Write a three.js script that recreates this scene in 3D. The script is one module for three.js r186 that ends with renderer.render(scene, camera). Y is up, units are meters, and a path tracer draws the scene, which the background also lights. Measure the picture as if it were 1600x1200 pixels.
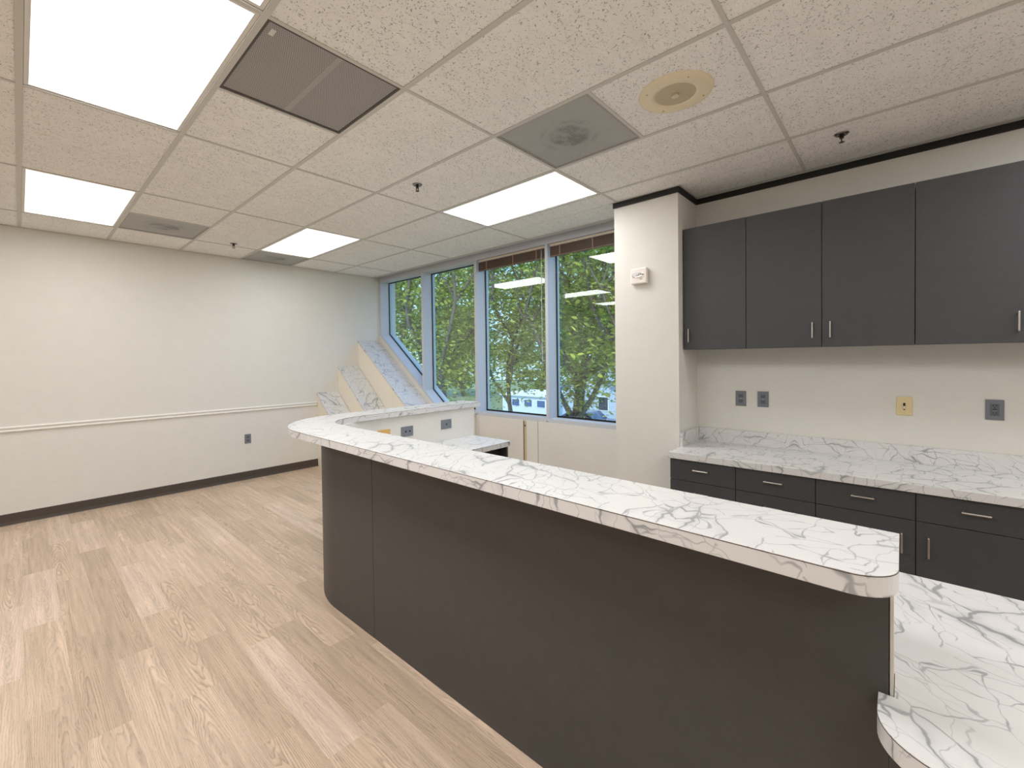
import * as THREE from 'three';
import { RoundedBoxGeometry } from 'three/addons/geometries/RoundedBoxGeometry.js';
import { mergeGeometries } from 'three/addons/utils/BufferGeometryUtils.js';
import { ImprovedNoise } from 'three/addons/math/ImprovedNoise.js';
import { RectAreaLightUniformsLib } from 'three/addons/lights/RectAreaLightUniformsLib.js';

// ---------------------------------------------------------------- camera, sky, sun, exposure
const scene = new THREE.Scene();
const EYE = 1.455;
const camera = new THREE.PerspectiveCamera(2 * Math.atan(600 / 687.18) * 180 / Math.PI, 4 / 3, 0.05, 300);
{
  const yaw = 0.826373, pitch = -0.016159, roll = -0.012784;
  const f = new THREE.Vector3(Math.sin(yaw) * Math.cos(pitch), Math.sin(pitch), -Math.cos(yaw) * Math.cos(pitch));
  const r0 = new THREE.Vector3(Math.cos(yaw), 0, Math.sin(yaw)), u0 = new THREE.Vector3().crossVectors(r0, f);
  const r = r0.clone().multiplyScalar(Math.cos(roll)).addScaledVector(u0, Math.sin(roll));
  const u = u0.clone().multiplyScalar(Math.cos(roll)).addScaledVector(r0, -Math.sin(roll));
  camera.quaternion.setFromRotationMatrix(new THREE.Matrix4().makeBasis(r, u, f.clone().negate()));
  camera.position.set(0, EYE, 0);
  camera.setViewOffset(1600, 1200, 23.28, 28.08, 1600, 1200);
}
const renderer = new THREE.WebGLRenderer();
renderer.toneMapping = THREE.LinearToneMapping;
renderer.toneMappingExposure = 1.0;
renderer.shadowMap.enabled = true;
RectAreaLightUniformsLib.init();
const PANEL_LIGHT = 8.6;                                  // radiance of the ceiling panels
const PANEL_COLOR = new THREE.Color().setRGB(0.965, 0.985, 1.02);
const SKY_STRENGTH = 1.8;

const sun = new THREE.DirectionalLight(new THREE.Color().setRGB(1, 0.93, 0.8), 3.6);
sun.name = 'sun'; sun.position.set(-14, 34, 14); sun.target.position.set(12, 0, -12);
sun.castShadow = true;
Object.assign(sun.shadow.camera, { left: -30, right: 30, top: 30, bottom: -30, near: 1, far: 120 });
sun.shadow.mapSize.set(2048, 2048);
scene.add(sun, sun.target);
{ // clear sky: deeper blue overhead, paler near the horizon
  const W = 64, H = 128, d = new Float32Array(W * H * 4);
  for (let y = 0; y < H; y++) {
    const e = Math.max(0, ((y + 0.5) / H - 0.5) * 2), k = Math.pow(e, 0.6);
    const c = [0.58 + (0.22 - 0.58) * k, 0.82 + (0.50 - 0.82) * k, 1.16 + (1.25 - 1.16) * k];
    for (let x = 0; x < W; x++) d.set([c[0], c[1], c[2], 1], (y * W + x) * 4);
  }
  const t = new THREE.DataTexture(d, W, H, THREE.RGBAFormat, THREE.FloatType);
  t.mapping = THREE.EquirectangularReflectionMapping; t.magFilter = THREE.LinearFilter; t.needsUpdate = true;
  scene.background = t; scene.backgroundIntensity = SKY_STRENGTH;
}

// ---------------------------------------------------------------- helpers
function rng(seed) { let a = seed | 0; return () => { a = (a + 0x6d2b79f5) | 0; let t = Math.imul(a ^ (a >>> 15), 1 | a); t = (t + Math.imul(t ^ (t >>> 7), 61 | t)) ^ t; return ((t ^ (t >>> 14)) >>> 0) / 4294967296; }; }
const noise3 = new ImprovedNoise();
const n2 = (x, y, s = 0) => noise3.noise(x + 31.7 * s, y - 17.3 * s, 0.37 + s * 3.1);
const fbm = (x, y, o, s = 0) => { let v = 0, a = 0.5, k = 1; for (let i = 0; i < o; i++) { v += a * n2(x * k, y * k, s + i); a *= 0.5; k *= 2.03; } return v; };
const clamp = (x, a = 0, b = 1) => Math.min(b, Math.max(a, x));
const sstep = (a, b, x) => { const t = clamp((x - a) / (b - a)); return t * t * (3 - 2 * t); };
const taken = new Map();
function numbered(name) { const k = taken.get(name) ?? 0; taken.set(name, k + 1); return k ? `${name}_${String(k).padStart(3, '0')}` : name; }
function finish(o) { o.traverse((m) => { if (m.isMesh) { m.castShadow = true; m.receiveShadow = true; } }); return o; }
function thing(name, label, category, pos = [0, 0, 0], group) {
  const g = new THREE.Group(); g.name = numbered(name); g.position.set(...pos);
  g.userData = { label, category }; if (group) g.userData.group = group;
  scene.add(g); return g;
}
function part(name, geo, mat, parent) { const m = new THREE.Mesh(geo, mat); m.name = name; m.castShadow = m.receiveShadow = true; parent.add(m); return m; }
function solo(name, geo, mat, label, category, group, pos = [0, 0, 0]) {
  const m = new THREE.Mesh(geo, mat); m.name = numbered(name); m.userData = { label, category }; if (group) m.userData.group = group;
  m.position.set(...pos); m.castShadow = m.receiveShadow = true; scene.add(m); return m;
}
function struct(name, geo, mat) { const m = geo ? new THREE.Mesh(geo, mat) : new THREE.Group(); m.name = name; m.userData.kind = 'structure'; m.castShadow = m.receiveShadow = true; scene.add(m); return m; }
// axis-aligned box from min to max corner
const bx = (x0, y0, z0, x1, y1, z1) => { const g = new THREE.BoxGeometry(x1 - x0, y1 - y0, z1 - z0); g.translate((x0 + x1) / 2, (y0 + y1) / 2, (z0 + z1) / 2); return g; };
const rbx = (x0, y0, z0, x1, y1, z1, r = 0.002, s = 2) => { const g = new RoundedBoxGeometry(x1 - x0, y1 - y0, z1 - z0, s, r); g.translate((x0 + x1) / 2, (y0 + y1) / 2, (z0 + z1) / 2); return g; };
const cyl = (r0, r1, h, n = 20) => new THREE.CylinderGeometry(r0, r1, h, n);
const merge = (list) => mergeGeometries(list.map((g) => { const k = g.index ? g.toNonIndexed() : g.clone(); for (const a of Object.keys(k.attributes)) if (!['position', 'normal', 'uv'].includes(a)) k.deleteAttribute(a); return k; }));
// uv in metres from the dominant axis of every face
function metreUV(geo, scale = 1, off = [0, 0]) {
  const g = geo.index ? geo.toNonIndexed() : geo, p = g.attributes.position, uv = new Float32Array(p.count * 2);
  const a = new THREE.Vector3(), b = new THREE.Vector3(), c = new THREE.Vector3();
  for (let i = 0; i < p.count; i += 3) {
    a.fromBufferAttribute(p, i); b.fromBufferAttribute(p, i + 1).sub(a); c.fromBufferAttribute(p, i + 2).sub(a); b.cross(c);
    const ax = Math.abs(b.x), ay = Math.abs(b.y), az = Math.abs(b.z);
    for (let k = i; k < i + 3; k++) {
      const x = p.getX(k), y = p.getY(k), z = p.getZ(k);
      const [u, v] = ay >= ax && ay >= az ? [x, z] : [x * 0.9 - z, y + 0.31 * (ax > az ? 1 : -1)];
      uv[2 * k] = u * scale + off[0]; uv[2 * k + 1] = v * scale + off[1];
    }
  }
  g.setAttribute('uv', new THREE.BufferAttribute(uv, 2)); return g;
}
// flat shape given as [x, z] outline, extruded from y0 to y1
function slab(outline, y0, y1, bevel = 0) {
  const s = new THREE.Shape(outline.map(([x, z]) => new THREE.Vector2(x, -z)));
  const g = new THREE.ExtrudeGeometry(s, { depth: y1 - y0 - 2 * bevel, bevelEnabled: bevel > 0, bevelThickness: bevel, bevelSize: bevel, bevelOffset: -bevel, bevelSegments: 2, curveSegments: 4 });
  g.rotateX(-Math.PI / 2); g.translate(0, y0 + bevel, 0); return g;
}
// outline given as [z, y], extruded from x0 to x1
function sideShape(outline, x0, x1) {
  const s = new THREE.Shape(outline.map(([z, y]) => new THREE.Vector2(-z, y)));
  const g = new THREE.ExtrudeGeometry(s, { depth: x1 - x0, bevelEnabled: false });
  g.rotateY(Math.PI / 2); g.translate(x0, 0, 0); return g;
}
const arc = (cx, cz, r, a0, a1, n = 20) => Array.from({ length: n + 1 }, (_, i) => { const a = a0 + (a1 - a0) * i / n; return [cx + r * Math.cos(a), cz + r * Math.sin(a)]; });
function taperTube(pts, r0, r1, radial = 7, seg = 10) {
  const curve = new THREE.CatmullRomCurve3(pts), g = new THREE.TubeGeometry(curve, seg, 1, radial, false), p = g.attributes.position, c = new THREE.Vector3(), v = new THREE.Vector3();
  for (let i = 0; i <= seg; i++) {
    curve.getPointAt(i / seg, c);
    const r = r0 + (r1 - r0) * i / seg;
    for (let k = 0; k <= radial; k++) { const n = i * (radial + 1) + k; v.fromBufferAttribute(p, n).sub(c).multiplyScalar(r).add(c); p.setXYZ(n, v.x, v.y, v.z); }
  }
  return g;
}
function dataTex(w, h, fn, srgb = true) {
  const d = new Uint8Array(w * h * 4);
  for (let y = 0; y < h; y++) for (let x = 0; x < w; x++) { const c = fn(x, y), o = (y * w + x) * 4; d[o] = clamp(c[0], 0, 255); d[o + 1] = clamp(c[1], 0, 255); d[o + 2] = clamp(c[2], 0, 255); d[o + 3] = 255; }
  const t = new THREE.DataTexture(d, w, h, THREE.RGBAFormat);
  t.wrapS = t.wrapT = THREE.RepeatWrapping; t.magFilter = THREE.LinearFilter; t.minFilter = THREE.LinearMipmapLinearFilter; t.generateMipmaps = true;
  if (srgb) t.colorSpace = THREE.SRGBColorSpace; t.needsUpdate = true; return t;
}
const std = (color, roughness = 0.6, more = {}) => new THREE.MeshPhysicalMaterial({ color, roughness, ...more });

// ---------------------------------------------------------------- textures
// white laminate with grey marble veins, 2 m x 2 m, mirrored at its edges
const marbleTex = (() => {
  const N = 2048, M = 2.0, hash = (i, j, s) => { let h = Math.imul(i, 374761393) ^ Math.imul(j, 668265263) ^ Math.imul(s + 11, 2246822519); h = Math.imul(h ^ (h >>> 13), 1274126177); return ((h ^ (h >>> 16)) >>> 0) / 4294967296; };
  const cells = (x, y, s) => { // F1, F2 and an id of the border between the two nearest cells
    const ix = Math.floor(x), iy = Math.floor(y); let f1 = 9, f2 = 9, a = 0, b = 0;
    for (let j = -1; j <= 1; j++) for (let i = -1; i <= 1; i++) {
      const h = hash(ix + i, iy + j, s), dx = ix + i + h - x, dy = iy + j + hash(ix + i, iy + j, s + 57) - y, d = dx * dx + dy * dy;
      if (d < f1) { f2 = f1; b = a; f1 = d; a = h; } else if (d < f2) { f2 = d; b = h; }
    }
    const e = (a * 7919 + b * 7919) % 1;
    return [Math.sqrt(f2) - Math.sqrt(f1), e];
  };
  const turn = (r) => [Math.cos(r), Math.sin(r)], [ca, sa] = turn(0.62), [cb, sb] = turn(0.12), [cc, sc] = turn(1.15);
  const G = 1024, warp = new Float32Array(G * G * 4);      // slow fields on a coarser grid
  for (let j = 0; j < G; j++) for (let i = 0; i < G; i++) {
    const x = i / G * M, y = j / G * M, o = (j * G + i) * 4;
    warp[o] = n2(x * 3, y * 3, 1) * 0.06 + fbm(x * 13, y * 13, 3, 2) * 0.035; warp[o + 1] = n2(x * 3, y * 3, 6) * 0.06 + fbm(x * 13, y * 13, 3, 7) * 0.035; warp[o + 2] = fbm(x * 3.2, y * 3.2, 3, 12); warp[o + 3] = fbm(x * 8, y * 8, 3, 17);
  }
  const at = (x, y, c) => { const fx = clamp(x / N * G, 0, G - 1.001), fy = clamp(y / N * G, 0, G - 1.001), i = Math.floor(fx), j = Math.floor(fy), u = fx - i, v = fy - j, o = (j * G + i) * 4 + c; return (warp[o] * (1 - u) + warp[o + 4] * u) * (1 - v) + (warp[o + G * 4] * (1 - u) + warp[o + G * 4 + 4] * u) * v; };
  const t = dataTex(N, N, (px, py) => {
    const x = px / N * M, y = py / N * M, wx = x + at(px, py, 0), wy = y + at(px, py, 1), a = at(px, py, 2), b = at(px, py, 3);
    const [d1, e1] = cells((wx * ca + wy * sa) * 4.4, (wy * ca - wx * sa) * 9.5, 1), [d2, e2] = cells((wx * cb + wy * sb) * 6 + 9.3, (wy * cb - wx * sb) * 15, 2), [d3, e3] = cells((wx * cc + wy * sc) * 9, (wy * cc - wx * sc) * 21 + 3, 3);
    const w1 = 0.028 + 0.060 * sstep(-0.05, 0.28, a + 0.4 * b), w2 = 0.030 + 0.05 * sstep(-0.1, 0.25, b);
    let k = 0;
    if (e1 > 0.08) k = Math.max(k, (1 - sstep(w1 * 0.2, w1, d1)) * (0.36 + 0.26 * sstep(-0.15, 0.22, a)), (1 - sstep(0, 0.26, d1)) * 0.20 * sstep(-0.02, 0.26, a + 0.5 * b));
    if (e2 > 0.24) k = Math.max(k, (1 - sstep(w2 * 0.2, w2, d2)) * (0.24 + 0.32 * sstep(-0.15, 0.22, b)));
    if (e3 > 0.50) k = Math.max(k, (1 - sstep(0.01, 0.05, d3)) * (0.20 + 0.3 * sstep(-0.1, 0.2, b - a * 0.3)));
    const s = 1 - 0.022 * (0.5 + a);
    return [(219 - 108 * k) * s, (217 - 104 * k) * s, (214 - 97 * k) * s];
  });
  t.wrapS = t.wrapT = THREE.MirroredRepeatWrapping; return t;
})();
const marbleMat = std('#ffffff', 0.34, { map: marbleTex, specularIntensity: 0.8 });
const marble = (g, off = [0, 0]) => metreUV(g, 0.5, off);

// oak plank prints: 12 planks of 0.914 x 0.15 m stacked in one map
const PLANKS = 12;
const plankTex = (() => {
  const W = 2048, H = 2040, rows = H / PLANKS, R = rng(5), plank = [];
  for (let i = 0; i < PLANKS; i++) plank.push({ yc: (R() - 0.5) * 0.16, d0: 0.012 + R() * 0.05, tilt: (R() - 0.5) * 0.11, x0: R() * 0.9, ring: 0.0045 + R() * 0.004, tone: [0.98, 1.015, 0.95, 1.0, 1.035, 0.965, 1.0, 0.935, 1.02, 0.985, 1.045, 0.955][i], warm: [0.2, 0.4, 0.6, 0.1, -0.1, 0.4, 0.2, 0.6, 0.1, 0.3, -0.8, 0.4][i], con: 0.55 + R() * 0.7 });
  return dataTex(W, H, (px, py) => {
    const i = Math.min(PLANKS - 1, Math.floor(py / rows)), q = plank[i], x = px / W * 0.914, y = (py - i * rows) / rows * 0.15 - 0.075;
    const w = fbm(x * 3 + i * 7, y * 14, 3, i) * 0.030, w2 = fbm(x * 7 + i * 3, y * 40, 2, i + 20) * 0.007;
    const yy = y - q.yc + w * 0.8 + w2, dd = q.d0 + q.tilt * (x - q.x0) + w * 0.6 + w2, r = Math.sqrt(yy * yy + dd * dd);
    const ph = r / q.ring, saw = ph - Math.floor(ph);
    const late = sstep(0.35, 0.92, saw) * (1 - sstep(0.93, 1, saw));
    const pores = clamp(n2(x * 42, y * 520, i + 40) * 1.5), fine = n2(x * 10, y * 260, i + 60) + 0.7 * n2(x * 22, y * 480, i + 70), slow = fbm(x * 2.2 + i * 11, y * 9, 3, i + 80), streak = n2(x * 2.4 + i * 5, y * 48, i + 90) + 0.6 * n2(x * 5, y * 110, i + 95);
    const k = q.tone * (1 - 0.092 * q.con * late * (0.5 + sstep(-0.25, 0.35, slow)) - 0.085 * pores * (0.5 + late) + 0.030 * fine + 0.10 * slow + 0.080 * streak);
    return [206 * k + q.warm * 1.5, 182 * k, 159 * k - q.warm * 4.0];
  });
})();
const plankMat = std('#ffffff', 0.46, { map: plankTex, specularIntensity: 0.6 });

// mineral-fibre ceiling tile: pinholes and short worm-shaped fissures, 0.61 m square
const [tileTex, tileBump] = (() => {
  const N = 1024, depth = new Float32Array(N * N), R = rng(77);
  const dab = (x, y, r, k) => { for (let j = -Math.ceil(r); j <= r; j++) for (let i = -Math.ceil(r); i <= r; i++) { const d = Math.hypot(i, j) / r; if (d < 1) { const o = ((Math.floor(y + j) + N) % N) * N + (Math.floor(x + i) + N) % N; depth[o] = Math.max(depth[o], k * Math.min(1, 1.8 * (1 - d * d))); } } };
  for (let n = 0; n < 800; n++) { // fissures
    let x = R() * N, y = R() * N, a = R() * 6.283, L = 4 + R() * R() * 18, r = 1.7 + R() * 1.1, k = 0.5 + R() * 0.5, turn = (R() - 0.5) * 0.4;
    for (let s = 0; s < L; s++) { dab(x, y, r * (0.7 + 0.5 * R()), k); a += turn + (R() - 0.5) * 0.7; x += Math.cos(a) * 1.3; y += Math.sin(a) * 1.3; }
  }
  for (let n = 0; n < 1900; n++) dab(R() * N, R() * N, 1.7 + R() * 1.2, 0.35 + R() * 0.6); // pinholes
  const per = (x, y, f, s) => n2(Math.cos(x / N * 6.283) * f, Math.sin(x / N * 6.283) * f + 5 * Math.cos(y / N * 6.283) * f / 5, s) + n2(Math.sin(y / N * 6.283) * f, Math.cos(y / N * 6.283) * f, s + 3);
  const color = dataTex(N, N, (x, y) => { const k = 1 - 0.42 * depth[y * N + x] + 0.015 * per(x, y, 3, 2) + 0.02 * (R() - 0.5); return [241 * k, 238 * k, 233 * k]; });
  const bump = dataTex(N, N, (x, y) => { const v = 235 * (1 - 0.85 * depth[y * N + x]) + 12 * R(); return [v, v, v]; }, false);
  return [color, bump];
})();
const tileMat = std('#ffffff', 0.95, { map: tileTex, bumpMap: tileBump, bumpScale: 0.0015, specularIntensity: 0.2 });

// rolled wall paint: very fine stipple
const paintBump = dataTex(512, 512, (x, y) => { const v = 128 + 70 * fbm(x / 6, y / 6, 2, 3) + 50 * n2(x / 2.2, y / 2.2, 9); return [v, v, v]; }, false);
const paintTex = dataTex(256, 256, (x, y) => { const k = 1 + 0.014 * fbm(x / 40, y / 40, 3, 5) ; return [224 * k, 220 * k, 211 * k]; });
const wallMat = std('#ffffff', 0.62, { map: paintTex, bumpMap: paintBump, bumpScale: 0.0006, specularIntensity: 0.5 });
const wallUV = (g) => metreUV(g, 1.4);
// punched sheet metal
const perfTex = (hole, face) => dataTex(128, 128, (x, y) => { const u = x / 16, v = y / 16, row = Math.floor(v), a = u + (row % 2) * 0.5, d = Math.hypot(a - Math.floor(a) - 0.5, v - row - 0.5), k = sstep(0.26, 0.36, d); return face.map((c, i) => hole[i] + (c - hole[i]) * k); });
const grilleMat = std('#ffffff', 0.6, { map: perfTex([78, 75, 73], [176, 172, 168]) });
const diffuserTex = (() => { // punched plate with grimy dust rings round the air outlet
  const N = 1024, R = rng(9);
  return dataTex(N, N, (x, y) => {
    const u = (x / N - 0.5) * 2, v = (y / N - 0.5) * 2, r = Math.hypot(u + 0.06 * n2(u * 4, v * 4, 2), v + 0.05 * n2(u * 4, v * 4, 4)), grain = fbm(x / 9, y / 9, 3, 3), wide = fbm(x / 140, y / 140, 3, 8);
    const patch = sstep(-0.25, 0.15, grain + wide * 0.9);
    const dust = clamp((1 - sstep(0.30, 0.50, r)) * (0.20 + 0.80 * patch) * (0.45 + 0.55 * sstep(-0.35, 0.1, v + wide)) + 0.40 * sstep(0.46, 0.54, r) * (1 - sstep(0.54, 0.68, r)) * sstep(-0.1, 0.25, wide + grain * 0.6));
    const hx = x / 10, hy = y / 10, row = Math.floor(hy), hu = hx + (row % 2) * 0.5, d = Math.hypot(hu - Math.floor(hu) - 0.5, hy - row - 0.5), hole = 1 - sstep(0.2, 0.34, d);
    const k = (1 - 0.27 * dust) * (1 - 0.20 * hole) * (1 + 0.04 * wide + 0.02 * (R() - 0.5));
    return [178 * k, 177 * k, 173 * k];
  });
})();
const diffuserMat = std('#ffffff', 0.55, { map: diffuserTex });
const speckTex = dataTex(512, 512, (x, y) => { const k = 1 + 0.05 * fbm(x / 30, y / 30, 3, 4) + 0.03 * n2(x / 2, y / 2, 1); return [255 * k * 0.95, 255 * k * 0.95, 255 * k * 0.95]; });
const charcoal = std('#4b4b4d', 0.42, { map: speckTex, specularIntensity: 0.7 });      // cabinet laminate
const panelMat = std('#4d4b49', 0.48, { map: speckTex, specularIntensity: 0.7 });      // counter front laminate
const blackCore = std('#0b0b0c', 0.8);
const kerf = std('#4a3d33', 0.7);
const nickel = std('#c9c4bc', 0.28, { metalness: 1 });
const gridMat = std('#cac6be', 0.5);
const fixtureMat = std('#dcd8d0', 0.4);
const blackTrim = std('#100f0e', 0.55);
const alu = std('#c6c9ce', 0.4);
const gasket = std('#0a0d10', 0.6);
const baseMat = std('#4a4138', 0.55);
const trimPaint = std('#eeeae1', 0.4);
const greyPlastic = std('#767a7f', 0.45);
const greyDark = std('#5f6266', 0.5);
const ivory = std('#e3cf9d', 0.4);
const dark = std('#15120f', 0.6);

// ---------------------------------------------------------------- room measures
const CEIL = 2.719, ZF = -5.975, XK = 3.73, XW = 3.80, XG = 3.96, XL = -2.9, ZB = 2.75, ROOF = 2.98;  // unseen left and front walls drawn in close to bounce more light
const CX = 3.34, CZ0 = -1.745, CZ1 = -1.228;              // column
const gx = (i) => 0.0244 + 0.61 * i, gz = (j) => -0.4937 - 0.609 * j;

// ---------------------------------------------------------------- structure
{
  const floor = struct('floor', bx(XL - 0.15, -0.12, ZF - 0.15, XW + 0.2, -0.004, ZB + 0.15), std('#7a6a5a', 0.8));
  const R = rng(42), L = 0.914, Wd = 0.15;
  const known = { 5: -2.456, 3: -2.28, 2: -2.83, 1: -2.31, 0: -2.63, 4: -2.70, 7: -2.145 };
  const variants = Array.from({ length: PLANKS * 2 }, (_, k) => {
    const row = k % PLANKS, flip = k >= PLANKS, g = bx(-Wd / 2 + 0.00005, -0.004, -L / 2 + 0.00005, Wd / 2 - 0.00005, 0, L / 2 - 0.00005).toNonIndexed(), p = g.attributes.position, uv = g.attributes.uv;
    for (let i = 0; i < p.count; i++) { let u = p.getZ(i) / L + 0.5, v = p.getX(i) / Wd + 0.5; if (flip) { u = 1 - u; v = 1 - v; } uv.setXY(i, clamp(u, 0.002, 0.998), (row + clamp(v, 0.02, 0.98)) / PLANKS); }
    return g;
  });
  const shortened = (g, z0, z1) => { const c = g.clone(), p = c.attributes.position, uv = c.attributes.uv; for (let i = 0; i < p.count; i++) { const z = p.getZ(i), nz = clamp(z, z0, z1); uv.setX(i, uv.getX(i) + (nz - z) / L * (1)); p.setZ(i, nz); } return c; };
  const rest = []; let last = -1;
  for (let n = -31; n <= 25; n++) {
    const x = -0.015 + Wd * (n + 0.5); if (x > XW || x < XL) continue;
    const j0 = known[n] ?? -2.5 + R() * L;
    for (let m = -5; m < 9; m++) {
      const z = j0 + (m + 0.5) * L; if (z - L / 2 > ZB || z + L / 2 < ZF) continue;
      let g = variants[Math.floor(R() * variants.length)];
      if (known[n] && m === 0 && n === 5) g = variants[10];
      if (z - L / 2 < ZF || z + L / 2 > ZB) g = shortened(g, Math.max(-L / 2, ZF - z), Math.min(L / 2, ZB - z));
      const seen = x > -0.55 && x < 2.9 && z < -0.4 && !(x > 1.35 && z > -2.4);
      if (seen) { const q = part('plank', g, plankMat, floor); q.position.set(x, 0, z); } else { const c = g.clone(); c.translate(x, 0, z); rest.push(c); }
    }
  }
  const q = part('planks', merge(rest), plankMat, floor); q.userData.kind = 'stuff';
}
struct('wall_back', wallUV(bx(XL - 0.15, 0, ZF - 0.15, XG + 0.14, ROOF, ZF)), wallMat);
struct('wall_left', wallUV(bx(XL - 0.15, 0, ZF, XL, ROOF, ZB + 0.15)), wallMat);
struct('wall_front', wallUV(bx(XL, 0, ZB, XK + 0.2, ROOF, ZB + 0.15)), wallMat);
struct('wall_right', wallUV(bx(XK, 0, CZ1, XG + 0.14, ROOF, ZB)), wallMat);
struct('wall_column', wallUV(bx(CX, 0, CZ0, XG + 0.14, CEIL + 0.003, CZ1)), wallMat);
// window wall below the glass: level under windows 3 and 4, stepped slope towards the far corner
const SILL = 0.812, slopeH = (z) => Math.max(SILL, 1.841 - 0.777 * (z + 5.907)), slopeZ = -5.907 + (1.841 - SILL) / 0.777;
{
  const lower = struct('wall_windows', wallUV(sideShape([[ZF, 0], [CZ0, 0], [CZ0, SILL - 0.037], [slopeZ, SILL - 0.037], [ZF, slopeH(ZF) - 0.037]], XW, XG + 0.14)), wallMat);
  // applied wallboard panels with an open joint between them
  part('panel', wallUV(rbx(XW - 0.012, 0, -3.80, XW, SILL - 0.04, -3.108)), wallMat, lower);
  part('panel', wallUV(rbx(XW - 0.012, 0, -3.06, XW, SILL - 0.04, -2.905)), wallMat, lower);
  part('panel', wallUV(rbx(XW - 0.012, 0, -2.897, XW, SILL - 0.04, CZ0)), wallMat, lower);
  part('joint_strip', bx(XW - 0.004, 0, -3.106, XW, SILL - 0.05, -3.062), std('#c9b78f', 0.5), lower);
  part('joint_dark_strip', bx(XW - 0.006, 0, -3.107, XW, SILL - 0.05, -3.098), std('#5d4a38', 0.7), lower);  // solid dark brown line along one side of the joint
  part('screw', bx(XW - 0.008, 0.70, -3.090, XW - 0.003, 0.72, -3.080), dark, lower);
}
struct('wall_window_head', wallUV(bx(XW + 0.02, 2.80, ZF, XG + 0.14, ROOF, CZ0)), wallMat);
struct('roof', bx(XL - 0.3, ROOF, ZF - 0.3, XG + 0.4, ROOF + 0.2, ZB + 0.3), std('#8c8a86', 0.9));

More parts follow.
